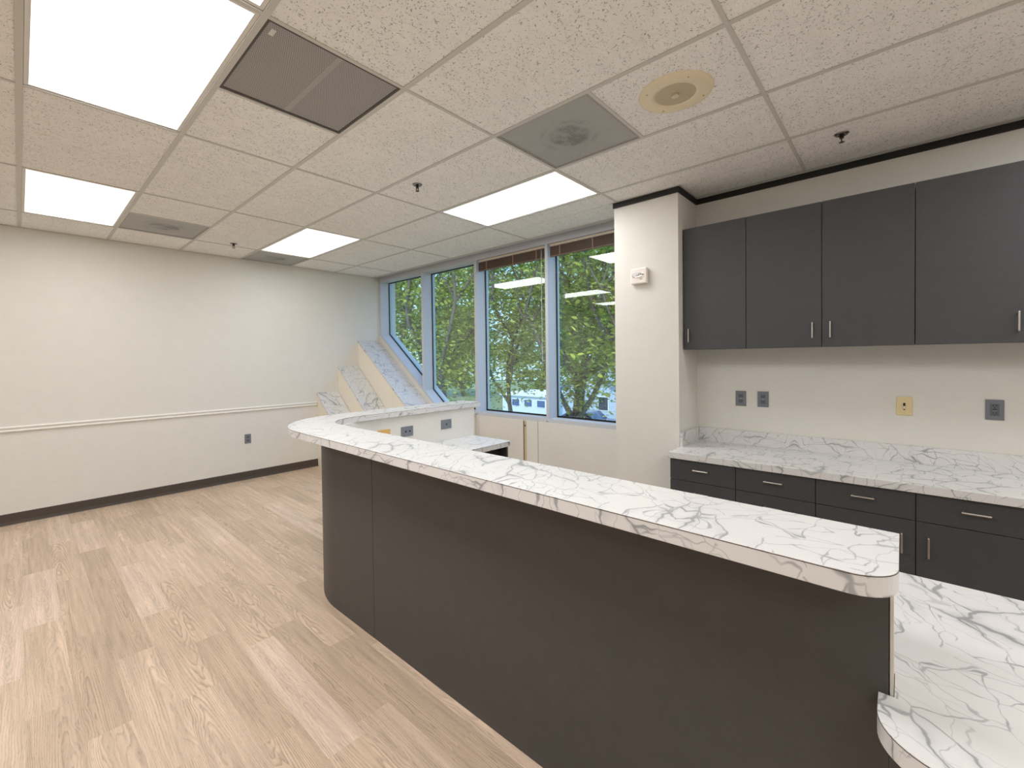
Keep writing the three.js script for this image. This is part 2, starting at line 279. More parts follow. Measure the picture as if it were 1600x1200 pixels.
// ceiling: lay-in tiles between inverted tee bars
const units = new Set(); // cells "i,j" (0.61 m squares) taken by lights, grilles, diffusers
const take = (i, j, n = 1) => { for (let k = 0; k < n; k++) units.add(`${i},${j + k}`); };
const LIGHTS = [[0, 2], [0, 0], [0, 6], [3, 6], [4, 2], [-3, 6], [-3, 2], [4, -4], [1, -4], [-2, -4]];  // one panel at the left and two of the back row are added, unseen
LIGHTS.forEach(([i, j]) => take(i, j, 2));
take(1, 2); take(3, 1); take(1, 7); take(3, 8);
{
  const ceiling = struct('ceiling', bx(XL, CEIL + 0.06, ZF, XW + 0.02, ROOF, ZB), std('#8f8a82', 0.9));
  const y0 = CEIL + 0.004, y1 = CEIL + 0.018, R = rng(8);
  const split = new Set(['3,0', '1,3', '1,6']);           // 0.61 m squares laid singly
  const cache = new Map();
  const tileGeo = (w, d, v) => {
    const key = `${w.toFixed(3)},${d.toFixed(3)},${v}`;
    if (!cache.has(key)) { const g = bx(-w / 2, y0, -d / 2, w / 2, y1, d / 2).toNonIndexed(), p = g.attributes.position, uv = g.attributes.uv, ou = v * 0.37, ov = v * 0.61; for (let k = 0; k < p.count; k++) uv.setXY(k, p.getX(k) / 0.61 + ou, p.getZ(k) / 0.61 + ov); cache.set(key, g); }
    return cache.get(key);
  };
  const bars = [];
  const put = (x0, x1, z0, z1) => { // z0 < z1
    x0 = Math.max(x0, XL); x1 = Math.min(x1, XK); z0 = Math.max(z0, ZF); z1 = Math.min(z1, ZB);
    if (x1 - x0 < 0.02 || z1 - z0 < 0.02) return;
    if (x0 >= CX - 0.4 && z1 > CZ0 && z0 < CZ1 && x1 > CX) { // cut round the column
      const t = (a, b, c, d) => { if (b - a > 0.02 && d - c > 0.02) { const m = part('tile', tileGeo(b - a - 0.004, d - c - 0.004, Math.floor(R() * 4)), tileMat, ceiling); m.position.set((a + b) / 2, 0, (c + d) / 2); } };
      const xa = Math.max(x0, CX); t(x0, CX, z0, z1); if (z0 < CZ0) t(xa, x1, z0, CZ0); if (z1 > CZ1) t(xa, x1, CZ1, z1); return;
    }
    const m = part('tile', tileGeo(x1 - x0 - 0.004, z1 - z0 - 0.004, Math.floor(R() * 4)), tileMat, ceiling);
    m.position.set((x0 + x1) / 2, 0, (z0 + z1) / 2);
  };
  const crossAt = [];
  for (let i = -8; i <= 6; i++) {
    const x0 = gx(i), x1 = Math.min(gx(i + 1), i === 6 ? XK : 99);
    for (let j = -8; j <= 9; j += 2) {
      // cells j (nearer) and j + 1 (farther); far side is smaller z
      const a = units.has(`${i},${j}`), b = units.has(`${i},${j + 1}`), s = split.has(`${i},${j}`) || split.has(`${i},${j + 1}`);
      const odd = LIGHTS.some(([p, q]) => p === i && (q === j || q === j + 1) && q % 2 !== 0);
      if (!a && !b && !s) put(x0, x1, gz(j + 2), gz(j));
      else { if (!a) put(x0, x1, gz(j + 1), gz(j)); if (!b) put(x0, x1, gz(j + 2), gz(j + 1)); if (!(a && b) || odd) crossAt.push([i, j + 1]); }
      crossAt.push([i, j]);
    }
  }
  const tee = (x0, x1, z0, z1) => { part('tee_bar', bx(x0, CEIL, z0, x1, CEIL + 0.0035, z1), gridMat, ceiling); };
  for (let i = -7; i <= 6; i++) {
    const x = gx(i); if (x < XL) continue;
    if (x > CX - 0.01) { tee(x - 0.012, x + 0.012, ZF, CZ0); tee(x - 0.012, x + 0.012, CZ1, ZB); } else tee(x - 0.012, x + 0.012, ZF, ZB);
  }
  for (const [i, j] of crossAt) {
    const z = gz(j), x0 = Math.max(gx(i) + 0.012, XL), x1 = Math.min(gx(i + 1) - 0.012, XK);
    if (z < ZF + 0.03 || z > ZB - 0.02 || x1 - x0 < 0.02) continue;
    if (z > CZ0 && z < CZ1 && x1 > CX) { if (CX - x0 > 0.02) tee(x0, CX, z - 0.009, z + 0.009); } else tee(x0, x1, z - 0.009, z + 0.009);
  }
  // wall angle round the edge
  const ang = [bx(XL, CEIL - 0.001, ZF, XK, CEIL + 0.003, ZF + 0.02), bx(XL, CEIL - 0.001, ZF, XL + 0.02, CEIL + 0.003, ZB), bx(XK - 0.022, CEIL - 0.001, CZ1, XK, CEIL + 0.003, ZB), bx(XK - 0.022, CEIL - 0.001, ZF, XK + 0.002, CEIL + 0.016, CZ0),
    bx(CX - 0.02, CEIL - 0.001, CZ0 - 0.02, CX, CEIL + 0.003, CZ1 + 0.02), bx(CX, CEIL - 0.001, CZ1, XK, CEIL + 0.003, CZ1 + 0.02)];
  part('wall_angle', merge(ang), gridMat, ceiling);
  part('edge_fascia', bx(XK + 0.002, CEIL + 0.01, ZF, XK + 0.012, CEIL + 0.075, CZ0), gridMat, ceiling);
}
// black strip under the ceiling along the kitchen wall and round the column
{
  const t = struct('trim_1', bx(XK - 0.012, CEIL - 0.043, CZ1, XK, CEIL - 0.002, ZB), blackTrim);
  part('return_strip', bx(CX, CEIL - 0.043, CZ1, XK - 0.012, CEIL - 0.002, CZ1 + 0.012), blackTrim, t);
  part('column_strip', bx(CX - 0.012, CEIL - 0.043, CZ0 - 0.006, CX, CEIL - 0.002, CZ1 + 0.012), blackTrim, t);
}
// vinyl base and double-bead chair rail on the far wall
{
  const s = new THREE.Shape([[0, 0], [0.010, 0], [0.006, 0.012], [0.003, 0.03], [0.003, 0.098], [0.001, 0.102], [0, 0.102]].map(([a, b]) => new THREE.Vector2(a, b)));
  const g = new THREE.ExtrudeGeometry(s, { depth: 2.784 - XL, bevelEnabled: false }); g.rotateY(Math.PI / 2); // local x -> -z, depth -> +x
  g.scale(1, 1, -1); g.index ? 0 : (() => { const p = g.attributes.position; for (let i = 0; i < p.count; i += 3) { for (const a of ['position', 'normal', 'uv']) { const t = g.attributes[a], n = t.itemSize; for (let k = 0; k < n; k++) { const v = t.array[(i + 1) * n + k]; t.array[(i + 1) * n + k] = t.array[(i + 2) * n + k]; t.array[(i + 2) * n + k] = v; } } } })();
  g.translate(XL, 0.001, ZF);
  struct('baseboard_back', g, baseMat);
  const rail = struct('trim_2', bx(XL, 0.842, ZF, 2.784, 0.897, ZF + 0.006), trimPaint);
  for (const y of [0.855, 0.886]) { const b = cyl(0.0105, 0.0105, 2.784 - XL, 12); b.rotateZ(Math.PI / 2); b.translate((XL + 2.784) / 2, y, ZF + 0.009); part('bead', b, trimPaint, rail); }
}

// ---------------------------------------------------------------- windows
const paneMat = new THREE.MeshPhysicalMaterial({ color: new THREE.Color().setRGB(0.80, 0.93, 0.90), roughness: 0, transmission: 1, thickness: 0, ior: 2.0, specularIntensity: 1 });
const MULL = [[-5.975, -5.932], [-4.92, -4.874], [-3.868, -3.826], [-2.794, -2.758], [-1.80, -1.745]]; // z ranges of the uprights, far to near
const HEADH = 2.662;
for (let w = 0; w < 4; w++) {
  const g = struct(`window_${w + 1}`), [ma, mb] = [MULL[w][1], MULL[w + 1][0]];
  const hb = (z) => slopeH(z);
  // upright on the far side of this window
  const [u0, u1] = MULL[w];
  part('mullion', sideShape([[u0, slopeH(u0) - 0.03], [u1, slopeH(u1) - 0.03], [u1, 2.80], [u0, 2.80]], XW, XG + 0.05), alu, g);
  if (w === 3) part('mullion', bx(XW, SILL - 0.03, MULL[4][0], XG + 0.05, 2.80, MULL[4][1]), alu, g);
  part('head_rail', bx(XW, HEADH, ma, XG + 0.05, 2.80, mb), alu, g);
  const knee = clamp(slopeZ, ma, mb), line = [[ma, hb(ma)]]; if (knee > ma + 0.01 && knee < mb - 0.01) line.push([knee, SILL]); line.push([mb, hb(mb)]);
  const under = line.map(([z, y]) => [z, y - 0.037]).reverse();
  part('sill_rail', sideShape([...line.slice().reverse(), ...under.slice().reverse()], XW - 0.004, XG + 0.05), alu, g);
  // rubber gasket round the glass and the pane itself
  const rise = 0.018, gz0 = ma, gz1 = mb, low = line.map(([z, y]) => [z, y + rise]);
  const gk = [sideShape([[gz0, hb(gz0)], [gz0 + 0.012, hb(gz0 + 0.012)], [gz0 + 0.012, HEADH], [gz0, HEADH]], XG - 0.012, XG - 0.002), bx(XG - 0.012, hb(gz1), gz1 - 0.012, XG - 0.002, HEADH, gz1), bx(XG - 0.012, HEADH - 0.012, gz0, XG - 0.002, HEADH, gz1), sideShape([...low.slice().reverse(), ...line], XG - 0.012, XG - 0.002)];
  part('gasket', merge(gk), gasket, g);
  const s = new THREE.Shape([...line.map(([z, y]) => new THREE.Vector2(-z, y + 0.002)), new THREE.Vector2(-mb, HEADH - 0.002), new THREE.Vector2(-ma, HEADH - 0.002)]);
  const pg = new THREE.ShapeGeometry(s); pg.rotateY(-Math.PI / 2); // faces -x, into the room
  pg.scale(1, 1, 1);
  { const p = pg.attributes.position; const src = new THREE.ShapeGeometry(s).attributes.position; for (let i = 0; i < p.count; i++) p.setXYZ(i, XG, src.getY(i), -src.getX(i)); pg.computeVertexNormals(); }
  part('pane', pg, paneMat, g);
}
// raised mini blinds at the top of the two nearer windows
const slatMat = std('#6d5a4c', 0.5), blindRail = std('#cdbfab', 0.45), cordMat = std('#d8cdbd', 0.6);
[[2, 'raised brown mini blind at the top of the second window from the column'], [3, 'raised brown mini blind at the top of the window beside the column']].forEach(([w, label]) => {
  const z0 = MULL[w][1] + 0.012, z1 = MULL[w + 1][0] - 0.006, b = thing('window_blind', label, 'blind', [0, 0, 0], 'raised mini blinds'), x = XW + 0.035;
  const hr = rbx(x - 0.014, 2.634, z0, x + 0.014, 2.659, z1, 0.003); part('head_rail', hr, blindRail, b);
  const slats = []; for (let k = 0; k < 20; k++) slats.push(bx(x - 0.013, 2.540 + k * 0.0045, z0 + 0.004, x + 0.013, 2.5422 + k * 0.0045, z1 - 0.004));
  part('slat_stack', merge(slats), slatMat, b);
  part('bottom_rail', rbx(x - 0.0135, 2.524, z0 + 0.003, x + 0.0135, 2.538, z1 - 0.003, 0.003), slatMat, b);
  for (const t of [0.14, 0.55, 0.88]) part('ladder_tape', bx(x - 0.0165, 2.524, z0 + (z1 - z0) * t - 0.008, x - 0.0142, 2.634, z0 + (z1 - z0) * t + 0.008), std('#8a6c5a', 0.7), b);
  if (w === 2) { const rod = cyl(0.0035, 0.0035, 1.25, 8); rod.translate(x - 0.02, 2.01, z1 - 0.05); part('tilt_wand', rod, new THREE.MeshPhysicalMaterial({ color: '#eef2f0', roughness: 0.15, transmission: 0.6, thickness: 0.006 }), b); }
});

// ---------------------------------------------------------------- sloped marble-capped ledges in the far corner
const ledgeWall = std('#efe7d6', 0.6, { bumpMap: paintBump, bumpScale: 0.0006 });
const ZL = ZF + 0.001;
[[2.784, 3.098, 1.020, 0.85, 'shortest sloped marble-topped ledge, where the chair rail ends', [0.1, 0.3]], [3.102, 3.418, 1.380, 0.83, 'middle sloped marble-topped ledge on the far wall', [0.62, 0.1]], [3.422, XW - 0.004, 1.757, 0.762, 'tallest sloped marble-topped ledge under the far window', [0.35, 0.72]]].forEach(([x0, x1, h, s, label, off], n) => {
  const g = thing('sloped_ledge', label, 'ledge', [0, 0, 0], 'sloped ledges in the corner'), t = 0.022, tv = t * Math.sqrt(1 + s * s), end = 0.79;
  if (n < 2) {
    const zf = ZL + h / s; // runs down to the floor
    part('body', metreUV(sideShape([[ZL, 0], [zf - tv / s, 0], [ZL, h - tv]], x0 + 0.004, x1)), ledgeWall, g);
    part('marble_cap', marble(sideShape([[ZL, h - tv], [zf - tv / s, 0], [zf, 0], [ZL, h]], x0, x1), off), marbleMat, g);
  } else {
    const zk = ZL + (h - end) / s, z2 = -3.86;
    part('body', metreUV(sideShape([[ZL, 0], [z2 - 0.01, 0], [z2 - 0.01, end - t], [zk - 0.01, end - t], [ZL, h - tv]], x0 + 0.004, x1)), ledgeWall, g);
    part('marble_cap', marble(sideShape([[ZL, h - tv], [zk - 0.01, end - t], [zk, end], [ZL, h]], x0, x1), off), marbleMat, g);
    part('level_cap', marble(rbx(x0, end - 0.04, zk, x1, end, z2, 0.004), [0.2, 0.9]), marbleMat, g);
  }
});

// ---------------------------------------------------------------- ceiling fittings
const lensTex = dataTex(256, 512, (x, y) => { const k = 0.90 + 0.10 * sstep(-0.2, 0.3, fbm(x / 160, y / 60, 2, 7) + 0.25 * Math.cos(x / 256 * 6.283 * 3)); return [255 * k, 255 * k, 255 * k]; });
const lensMat = new THREE.MeshStandardMaterial({ color: '#f4f3ee', roughness: 0.5, emissive: new THREE.Color('#fffdf8'), emissiveMap: lensTex, emissiveIntensity: 1.05 });
const lensUV = (g) => g;
const lightLabels = ['large bright ceiling light panel beside the dark return grille', 'ceiling light panel cut by the top edge of the photo', 'ceiling light panel nearest the far wall at the left', 'ceiling light panel beside the square vent at the far wall', 'long ceiling light panel between the square diffuser and the windows', 'ceiling light panel near the far wall, left of the photo', 'added unseen ceiling light panel at the left wall side', 'ceiling light panel over the kitchen counter, behind the camera', 'added unseen fill light panel, middle of the row behind the camera', 'added unseen fill light panel in the back left corner behind the camera'];
LIGHTS.forEach(([i, j], n) => {
  const cx = (gx(i) + gx(i + 1)) / 2, cz = (gz(j) + gz(j + 2)) / 2, w = 0.61 - 0.026, d = 1.218 - 0.022;
  const t = thing('ceiling_light', lightLabels[n], 'ceiling light', [cx, CEIL, cz], 'recessed ceiling light panels');
  const fr = 0.016, y0 = 0.004, y1 = 0.05;
  part('frame', merge([bx(-w / 2, y0, -d / 2, -w / 2 + fr, y1, d / 2), bx(w / 2 - fr, y0, -d / 2, w / 2, y1, d / 2), bx(-w / 2 + fr, y0, -d / 2, w / 2 - fr, y1, -d / 2 + fr), bx(-w / 2 + fr, y0, d / 2 - fr, w / 2 - fr, y1, d / 2)]), fixtureMat, t);
  const lens = bx(-w / 2 + fr, 0.012, -d / 2 + fr, w / 2 - fr, 0.018, d / 2 - fr); part('diffuser', lens, lensMat, t);
  part('housing', bx(-w / 2 + fr, 0.046, -d / 2 + fr, w / 2 - fr, 0.05, d / 2 - fr), fixtureMat, t);
  const L = new THREE.RectAreaLight(PANEL_COLOR, PANEL_LIGHT * (j === 6 ? 0.74 : 1.2), // row along the far wall dimmed, the rest raised, to even the light
    w - 2 * fr, d - 2 * fr); L.name = 'panel_light'; L.rotation.x = -Math.PI / 2; L.position.y = 0.008; t.add(L);
});
const squareUnit = (name, label, cat, i, j, mat, build) => {
  const cx = (gx(i) + gx(i + 1)) / 2, cz = (gz(j) + gz(j + 1)) / 2, w = 0.61 - 0.026, t = thing(name, label, cat, [cx, CEIL, cz]), fr = 0.010;
  part('frame', merge([bx(-w / 2, 0.003, -w / 2, -w / 2 + fr, 0.02, w / 2), bx(w / 2 - fr, 0.003, -w / 2, w / 2, 0.02, w / 2), bx(-w / 2 + fr, 0.003, -w / 2, w / 2 - fr, 0.02, -w / 2 + fr), bx(-w / 2 + fr, 0.003, w / 2 - fr, w / 2 - fr, 0.02, w / 2)]), mat.frame, t);
  build(t, w / 2 - fr); return t;
};
const plateUV = (g, k) => { const q = g.toNonIndexed(), p = q.attributes.position, uv = q.attributes.uv; for (let i = 0; i < p.count; i++) uv.setXY(i, p.getX(i) * k[0] + k[1], p.getZ(i) * k[0] + k[1]); return q; };
squareUnit('return_grille', 'dark perforated metal return air grille between the light panels', 'air vent', 1, 2, { frame: std('#4d4844', 0.5) }, (t, h) => {
  part('plate', plateUV(bx(-h, 0.007, -h, -0.013, 0.010, h), [16, 0]), grilleMat, t);
  part('plate', plateUV(bx(0.013, 0.007, -h, h, 0.010, h), [16, 0]), grilleMat, t);
  part('centre_rail', bx(-0.013, 0.006, -h, 0.013, 0.011, h), std('#a5a19c', 0.5), t);
  const tag = bx(-h + 0.020, 0.0052, h - 0.075, -h + 0.038, 0.007, h - 0.035); part('pale_chip', tag, std('#d5d2cc', 0.7), t);
  part('plenum', bx(-h, 0.03, -h, h, 0.034, h), dark, t);
});
[[3, 1, 'grey square perforated air diffuser with a dusty centre beside the round speaker'], [1, 7, 'grey square air diffuser by the far wall beside the left light panel'], [3, 8, 'grey square air diffuser against the far wall beside a light panel']].forEach(([i, j, label]) => {
  squareUnit('air_diffuser', label, 'air vent', i, j, { frame: std('#a09c96', 0.5) }, (t, h) => { part('plate', plateUV(bx(-h, 0.006, -h, h, 0.010, h), [0.5 / h, 0.5]), diffuserMat, t); part('plenum', bx(-h, 0.03, -h, h, 0.034, h), dark, t); }).userData.group = 'square air diffusers';
});
{
  const t = thing('ceiling_speaker', 'round cream ceiling speaker with a perforated centre', 'speaker', [2.16, CEIL, -0.804]);
  const ring = new THREE.LatheGeometry([[0.092, 0.004], [0.092, -0.006], [0.110, -0.009], [0.150, -0.008], [0.165, -0.004], [0.168, 0.004]].map(([a, b]) => new THREE.Vector2(a, b)), 56); part('ring', ring, std('#e9dabb', 0.45), t);
  const gr = cyl(0.093, 0.093, 0.003, 48); gr.translate(0, -0.0035, 0); { const p = gr.attributes.position, uv = gr.attributes.uv; for (let i = 0; i < p.count; i++) uv.setXY(i, p.getX(i) * 26, p.getZ(i) * 26); }
  part('mesh_cover', gr, std('#ffffff', 0.55, { map: perfTex([128, 114, 90], [214, 200, 170]) }), t);
  const kn = cyl(0.013, 0.016, 0.012, 20); kn.translate(0, -0.010, 0); part('centre_cap', kn, std('#d9cdb4', 0.4), t);
  for (const a of [0.8, 2.37, 3.94, 5.5]) { const s = cyl(0.004, 0.004, 0.003, 10); s.translate(0.137 * Math.cos(a), -0.0095, 0.137 * Math.sin(a)); part('screw', s, std('#bfa878', 0.4), t); }
}
[[1.973, -2.579, 'sprinkler head left of the long ceiling light panel'], [1.574, -5.251, 'sprinkler head near the far wall between two light panels'], [3.225, -0.258, 'sprinkler head above the wall cabinets']].forEach(([x, z, label]) => {
  const t = thing('sprinkler_head', label, 'sprinkler', [x, CEIL, z], 'ceiling sprinkler heads'), chrome = std('#8e8680', 0.25, { metalness: 0.9 }), bronze = std('#3a2f2b', 0.35, { metalness: 0.6 });
  part('escutcheon', new THREE.LatheGeometry([[0.012, 0.003], [0.016, -0.006], [0.030, -0.004], [0.036, 0.003]].map(([a, b]) => new THREE.Vector2(a, b)), 28), chrome, t);
  const body = cyl(0.009, 0.011, 0.020, 14); body.translate(0, -0.012, 0); part('body', body, bronze, t);
  part('frame_arms', merge([-1, 1].map((s) => { const g = bx(-0.002, -0.044, -0.002, 0.002, -0.020, 0.002); g.rotateZ(s * 0.18); g.translate(s * 0.004, 0, 0); return g; })), bronze, t);
  const bulb = cyl(0.0022, 0.0022, 0.020, 8); bulb.translate(0, -0.031, 0); part('glass_bulb', bulb, std('#a03226', 0.2), t);
  const defl = cyl(0.013, 0.013, 0.0018, 18); defl.translate(0, -0.045, 0); part('deflector', defl, bronze, t);
});

// ---------------------------------------------------------------- reception counter
const TOP = 1.045, TH = 0.042, DESK = 0.735, PX = 1.23;
const endZ = -0.004;
{ // raised bar top: straight run, quarter turn, short leg towards the windows
  const o = [];
  o.push([1.352, endZ], ...arc(1.052 + 0.075, endZ - 0.075, 0.075, Math.PI / 2, Math.PI, 10));
  o.push([1.088, -2.45], ...arc(1.70, -2.62, 0.608, Math.PI * 1.01, Math.PI * 1.5, 26), [2.985, -3.245]);
  o.push(...arc(2.965, -3.225, 0.03, -Math.PI / 2, 0, 5), [2.995, -2.985], [2.0, -2.972]);
  o.push(...arc(1.685, -2.665, 0.29, Math.PI * 1.5, Math.PI, 16).map(([x, z]) => [x, z]), [1.388, -2.45]);
  const t = thing('bar_top', 'raised white marble-look bar top that curves round the reception counter', 'countertop');
  part('slab', marble(slab(o, TOP - TH, TOP, 0.0012), [0.13, 0.21]), marbleMat, t);
  // dark laminate joint line just under the top edge
  const ring = []; for (let i = 0; i < o.length; i++) { const a = o[i], b = o[(i + 1) % o.length], dx = b[0] - a[0], dz = b[1] - a[1], L = Math.hypot(dx, dz); if (L < 1e-4) continue; const g = new THREE.BoxGeometry(L, 0.0016, 0.001); g.rotateY(-Math.atan2(dz, dx)); g.translate((a[0] + b[0]) / 2, TOP - 0.0026, (a[1] + b[1]) / 2); ring.push(g); }
  part('edge_seam', merge(ring), kerf, t);
}
{ // half wall behind the front panels
  const t = thing('reception_counter', 'curved charcoal reception counter front with white inner half wall', 'counter'), top = TOP - TH;
  const wt = 0.09, cxr = 1.87, czr = -2.45, R = 0.64, f = 0.018;
  const inner = [[PX + wt, -0.018], [PX + wt, czr], ...arc(cxr, czr, R - wt, Math.PI, Math.PI * 1.5, 18), [2.925, czr - R + wt]];
  const outerCore = [[2.925, czr - R + f], ...arc(cxr, czr, R - f, Math.PI * 1.5, Math.PI, 18), [PX + f, -0.018]];
  part('half_wall', wallUV(slab([...inner, ...outerCore], 0.0, top)), wallMat, t);
  part('front_panel', metreUV(slab([[PX, -2.0285], [PX + f, -2.0285], [PX + f, -0.020], [PX, -0.020]], 0.0, top, 0.001)), panelMat, t);
  const c = [[PX, -2.0315], ...arc(cxr, czr, R, Math.PI, Math.PI * 1.5, 30), [2.925, czr - R], [2.925, czr - R + f], ...arc(cxr, czr, R - f, Math.PI * 1.5, Math.PI, 30), [PX + f, -2.0315]];
  part('curved_panel', metreUV(slab(c, 0.0, top)), panelMat, t);
  part('end_cap', metreUV(bx(PX + 0.0005, DESK - 0.04, -0.0178, PX + wt, top, -0.0122)), std('#cfc9c0', 0.5), t);
  part('low_panel', metreUV(slab([[PX, -0.0195], [PX + f, -0.0195], [PX + f, 1.35], [PX, 1.35]], 0.0, DESK - 0.045, 0.001)), panelMat, t);
}
{ // lower work surface: behind the bar, out past its end with a rounded nose, and along the short leg
  const o = [[PX - 0.0015, -0.0365], [PX - 0.0015, -0.0112], [PX + 0.0925, -0.0112], [PX + 0.0925, -2.45], ...arc(1.87, -2.45, 0.64 - 0.0925, Math.PI, Math.PI * 1.5, 14), [2.905, -2.9975]];
  o.push(...arc(2.905 - 0.03, -2.515 - 0.03, 0.03, 0, Math.PI / 2, 6), ...arc(2.20, -2.27, 0.245, -Math.PI / 2, -Math.PI, 10).map(([x, z]) => [x, z]), [1.955, -2.2], [1.955, 1.35], [1.052, 1.35]);
  o.push(...arc(1.052 + 0.115, -0.0365 + 0.115, 0.115, Math.PI, Math.PI * 1.5, 14).map(([x, z]) => [x, z]));
  const t = thing('work_surface', 'lower white marble-look desk surface behind and beside the raised bar', 'countertop');
  part('slab', marble(slab(o, DESK - 0.042, DESK, 0.0012), [0.55, 0.06]), marbleMat, t);
  const ring = []; for (let i = 0; i < o.length; i++) { const a = o[i], b = o[(i + 1) % o.length], dx = b[0] - a[0], dz = b[1] - a[1], L = Math.hypot(dx, dz); if (L < 1e-4 || (a[0] < 1.9 && a[0] > 1.3 && b[0] < 3)) continue; const g = new THREE.BoxGeometry(L, 0.0016, 0.001); g.rotateY(-Math.atan2(dz, dx)); g.translate((a[0] + b[0]) / 2, DESK - 0.0026, (a[1] + b[1]) / 2); ring.push(g); }
  part('edge_seam', merge(ring), kerf, t);
}
{
  const t = thing('desk_support', 'black desk side panel under the end of the work surface by the windows', 'desk panel');
  part('end_panel', rbx(2.865, 0, -2.99, 2.885, DESK - 0.043, -2.54, 0.002), charcoal, t);
  part('apron', rbx(2.20, DESK - 0.15, -2.62, 2.86, DESK - 0.043, -2.60, 0.002), blackCore, t);
}

// ---------------------------------------------------------------- kitchen run on the right-hand wall
const BAY = [-1.222, -0.797, -0.372, 0.053, 0.478, 0.903, 1.328];
function pull(parent, L, vertical, pos) {
  const bar = new THREE.CapsuleGeometry(0.0046, L - 0.009, 4, 10), posts = [-1, 1].map((s) => { const g = cyl(0.004, 0.004, 0.026, 10); g.rotateZ(Math.PI / 2); g.translate(0.013, s * (L / 2 - 0.008), 0); return g; });
  const g = merge([bar, ...posts]); if (!vertical) g.rotateX(Math.PI / 2);
  g.translate(pos[0] - 0.026, pos[1], pos[2]); return part('handle', g, nickel, parent);
}
{ // wall cabinets
  const xf = 3.42, yb = 1.508, yt = 2.414, tk = 0.019, gap = 0.0018;
  const units3 = [[0, 1, 'narrow charcoal wall cabinet with one door next to the column', ['L']], [1, 3, 'charcoal wall cabinet with two doors, handles meeting in the middle', ['R', 'L']], [3, 5, 'charcoal wall cabinet cut off by the right edge of the photo', ['R', 'L']]];
  for (const [a, b, label, hands] of units3) {
    const z0 = BAY[a], z1 = BAY[b], t = thing('wall_cabinet', label, 'cabinet', [0, 0, 0], 'charcoal wall cabinets');
    part('body', rbx(xf + tk + 0.002, yb, z0 + 0.001, XK - 0.001, yt, z1 - 0.001, 0.001), charcoal, t);
    hands.forEach((h, k) => {
      const d0 = BAY[a + k] + gap, d1 = BAY[a + k + 1] - gap, d = part('door', metreUV(rbx(xf, yb - 0.002, d0, xf + tk, yt, d1, 0.0012)), charcoal, t);
      pull(d, 0.102, true, [xf, yb + 0.104, h === 'L' ? d0 + 0.042 : d1 - 0.045]);
    });
  }
}
{ // base cabinets
  const xf = 3.14, tk = 0.019, top = 0.735, mid = 0.585, gap = 0.0018;
  const list = [[0, 1, 'charcoal base cabinet with stacked drawers at the column end', 'drawers'], [1, 2, 'charcoal base cabinet with stacked drawers, second from the column', 'drawers'], [2, 4, 'charcoal base cabinet with two drawers over two doors', 'doors'], [4, 6, 'charcoal base cabinet to the right, outside the photo', 'doors']];
  for (const [a, b, label, kind] of list) {
    const z0 = BAY[a], z1 = BAY[b], t = thing('base_cabinet', label, 'cabinet', [0, 0, 0], 'charcoal base cabinets');
    part('body', rbx(xf + tk + 0.002, 0.10, z0 + 0.001, XK - 0.001, top - 0.001, z1 - 0.001, 0.001), charcoal, t);
    part('toe_kick', bx(xf + 0.08, 0, z0 + 0.001, XK - 0.01, 0.10, z1 - 0.001), blackCore, t);
    for (let k = a; k < b; k++) {
      const d0 = BAY[k] + gap, d1 = BAY[k + 1] - gap, zc = (d0 + d1) / 2;
      const dr = part('drawer', metreUV(rbx(xf, mid + gap, d0, xf + tk, top - 0.004, d1, 0.0012)), charcoal, t); pull(dr, 0.102, false, [xf, 0.671, zc]);
      if (kind === 'drawers') {
        const d2 = part('drawer', metreUV(rbx(xf, 0.36, d0, xf + tk, mid - gap, d1, 0.0012)), charcoal, t); pull(d2, 0.102, false, [xf, 0.512, zc]);
        const d3 = part('drawer', metreUV(rbx(xf, 0.104, d0, xf + tk, 0.36 - 2 * gap, d1, 0.0012)), charcoal, t); pull(d3, 0.102, false, [xf, 0.28, zc]);
      } else {
        const d = part('door', metreUV(rbx(xf, 0.104, d0, xf + tk, mid - gap, d1, 0.0012)), charcoal, t);
        pull(d, 0.108, true, [xf, 0.461, (k - a) % 2 ? d0 + 0.046 : d1 - 0.052]);
      }
    }
  }
}
{ // kitchen countertop with backsplash
  const t = thing('kitchen_countertop', 'white marble-look countertop with backsplash on the base cabinets', 'countertop'), y = 0.78, e = BAY[6];
  part('slab', marble(rbx(3.12, y - 0.045, -1.226, XK - 0.001, y, e, 0.003), [0.4, 0.33]), marbleMat, t);
  part('backsplash', marble(rbx(XK - 0.020, y, -1.205, XK - 0.001, 0.886, e, 0.0015), [0.05, 0.47]), marbleMat, t);
  part('side_splash', marble(rbx(CX + 0.002, y, -1.2265, XK - 0.001, 0.886, -1.2065, 0.0015), [0.71, 0.22]), marbleMat, t);
}

// ---------------------------------------------------------------- wall plates and devices
// built facing +z, then turned: wall 'x' faces -x (kitchen wall), 'z' faces +z
function plate(name, label, cat, pos, wall, mat, build, group, w = 0.072, h = 0.115) {
  const t = thing(name, label, cat, pos, group); if (wall === 'x') t.rotation.y = -Math.PI / 2;
  part('plate', rbx(-w / 2, -h / 2, 0.0005, w / 2, h / 2, 0.0065, 0.002), mat, t); build(t); return t;
}
const socket = (t, y, face = greyDark) => { const r = part('receptacle', rbx(-0.016, y - 0.013, 0.006, 0.016, y + 0.013, 0.0085, 0.002), face, t); for (const x of [-0.006, 0.006]) part('slot', bx(x - 0.0013, y - 0.001, 0.008, x + 0.0013, y + 0.007, 0.0089), dark, r); const g = cyl(0.0024, 0.0024, 0.001, 10); g.rotateX(Math.PI / 2); g.translate(0, y - 0.007, 0.0086); part('ground_hole', g, dark, r); };
const twin = (t) => { socket(t, 0.020); socket(t, -0.020); const s = cyl(0.003, 0.003, 0.002, 10); s.rotateX(Math.PI / 2); s.translate(0, 0, 0.0072); part('screw', s, nickel, t); };
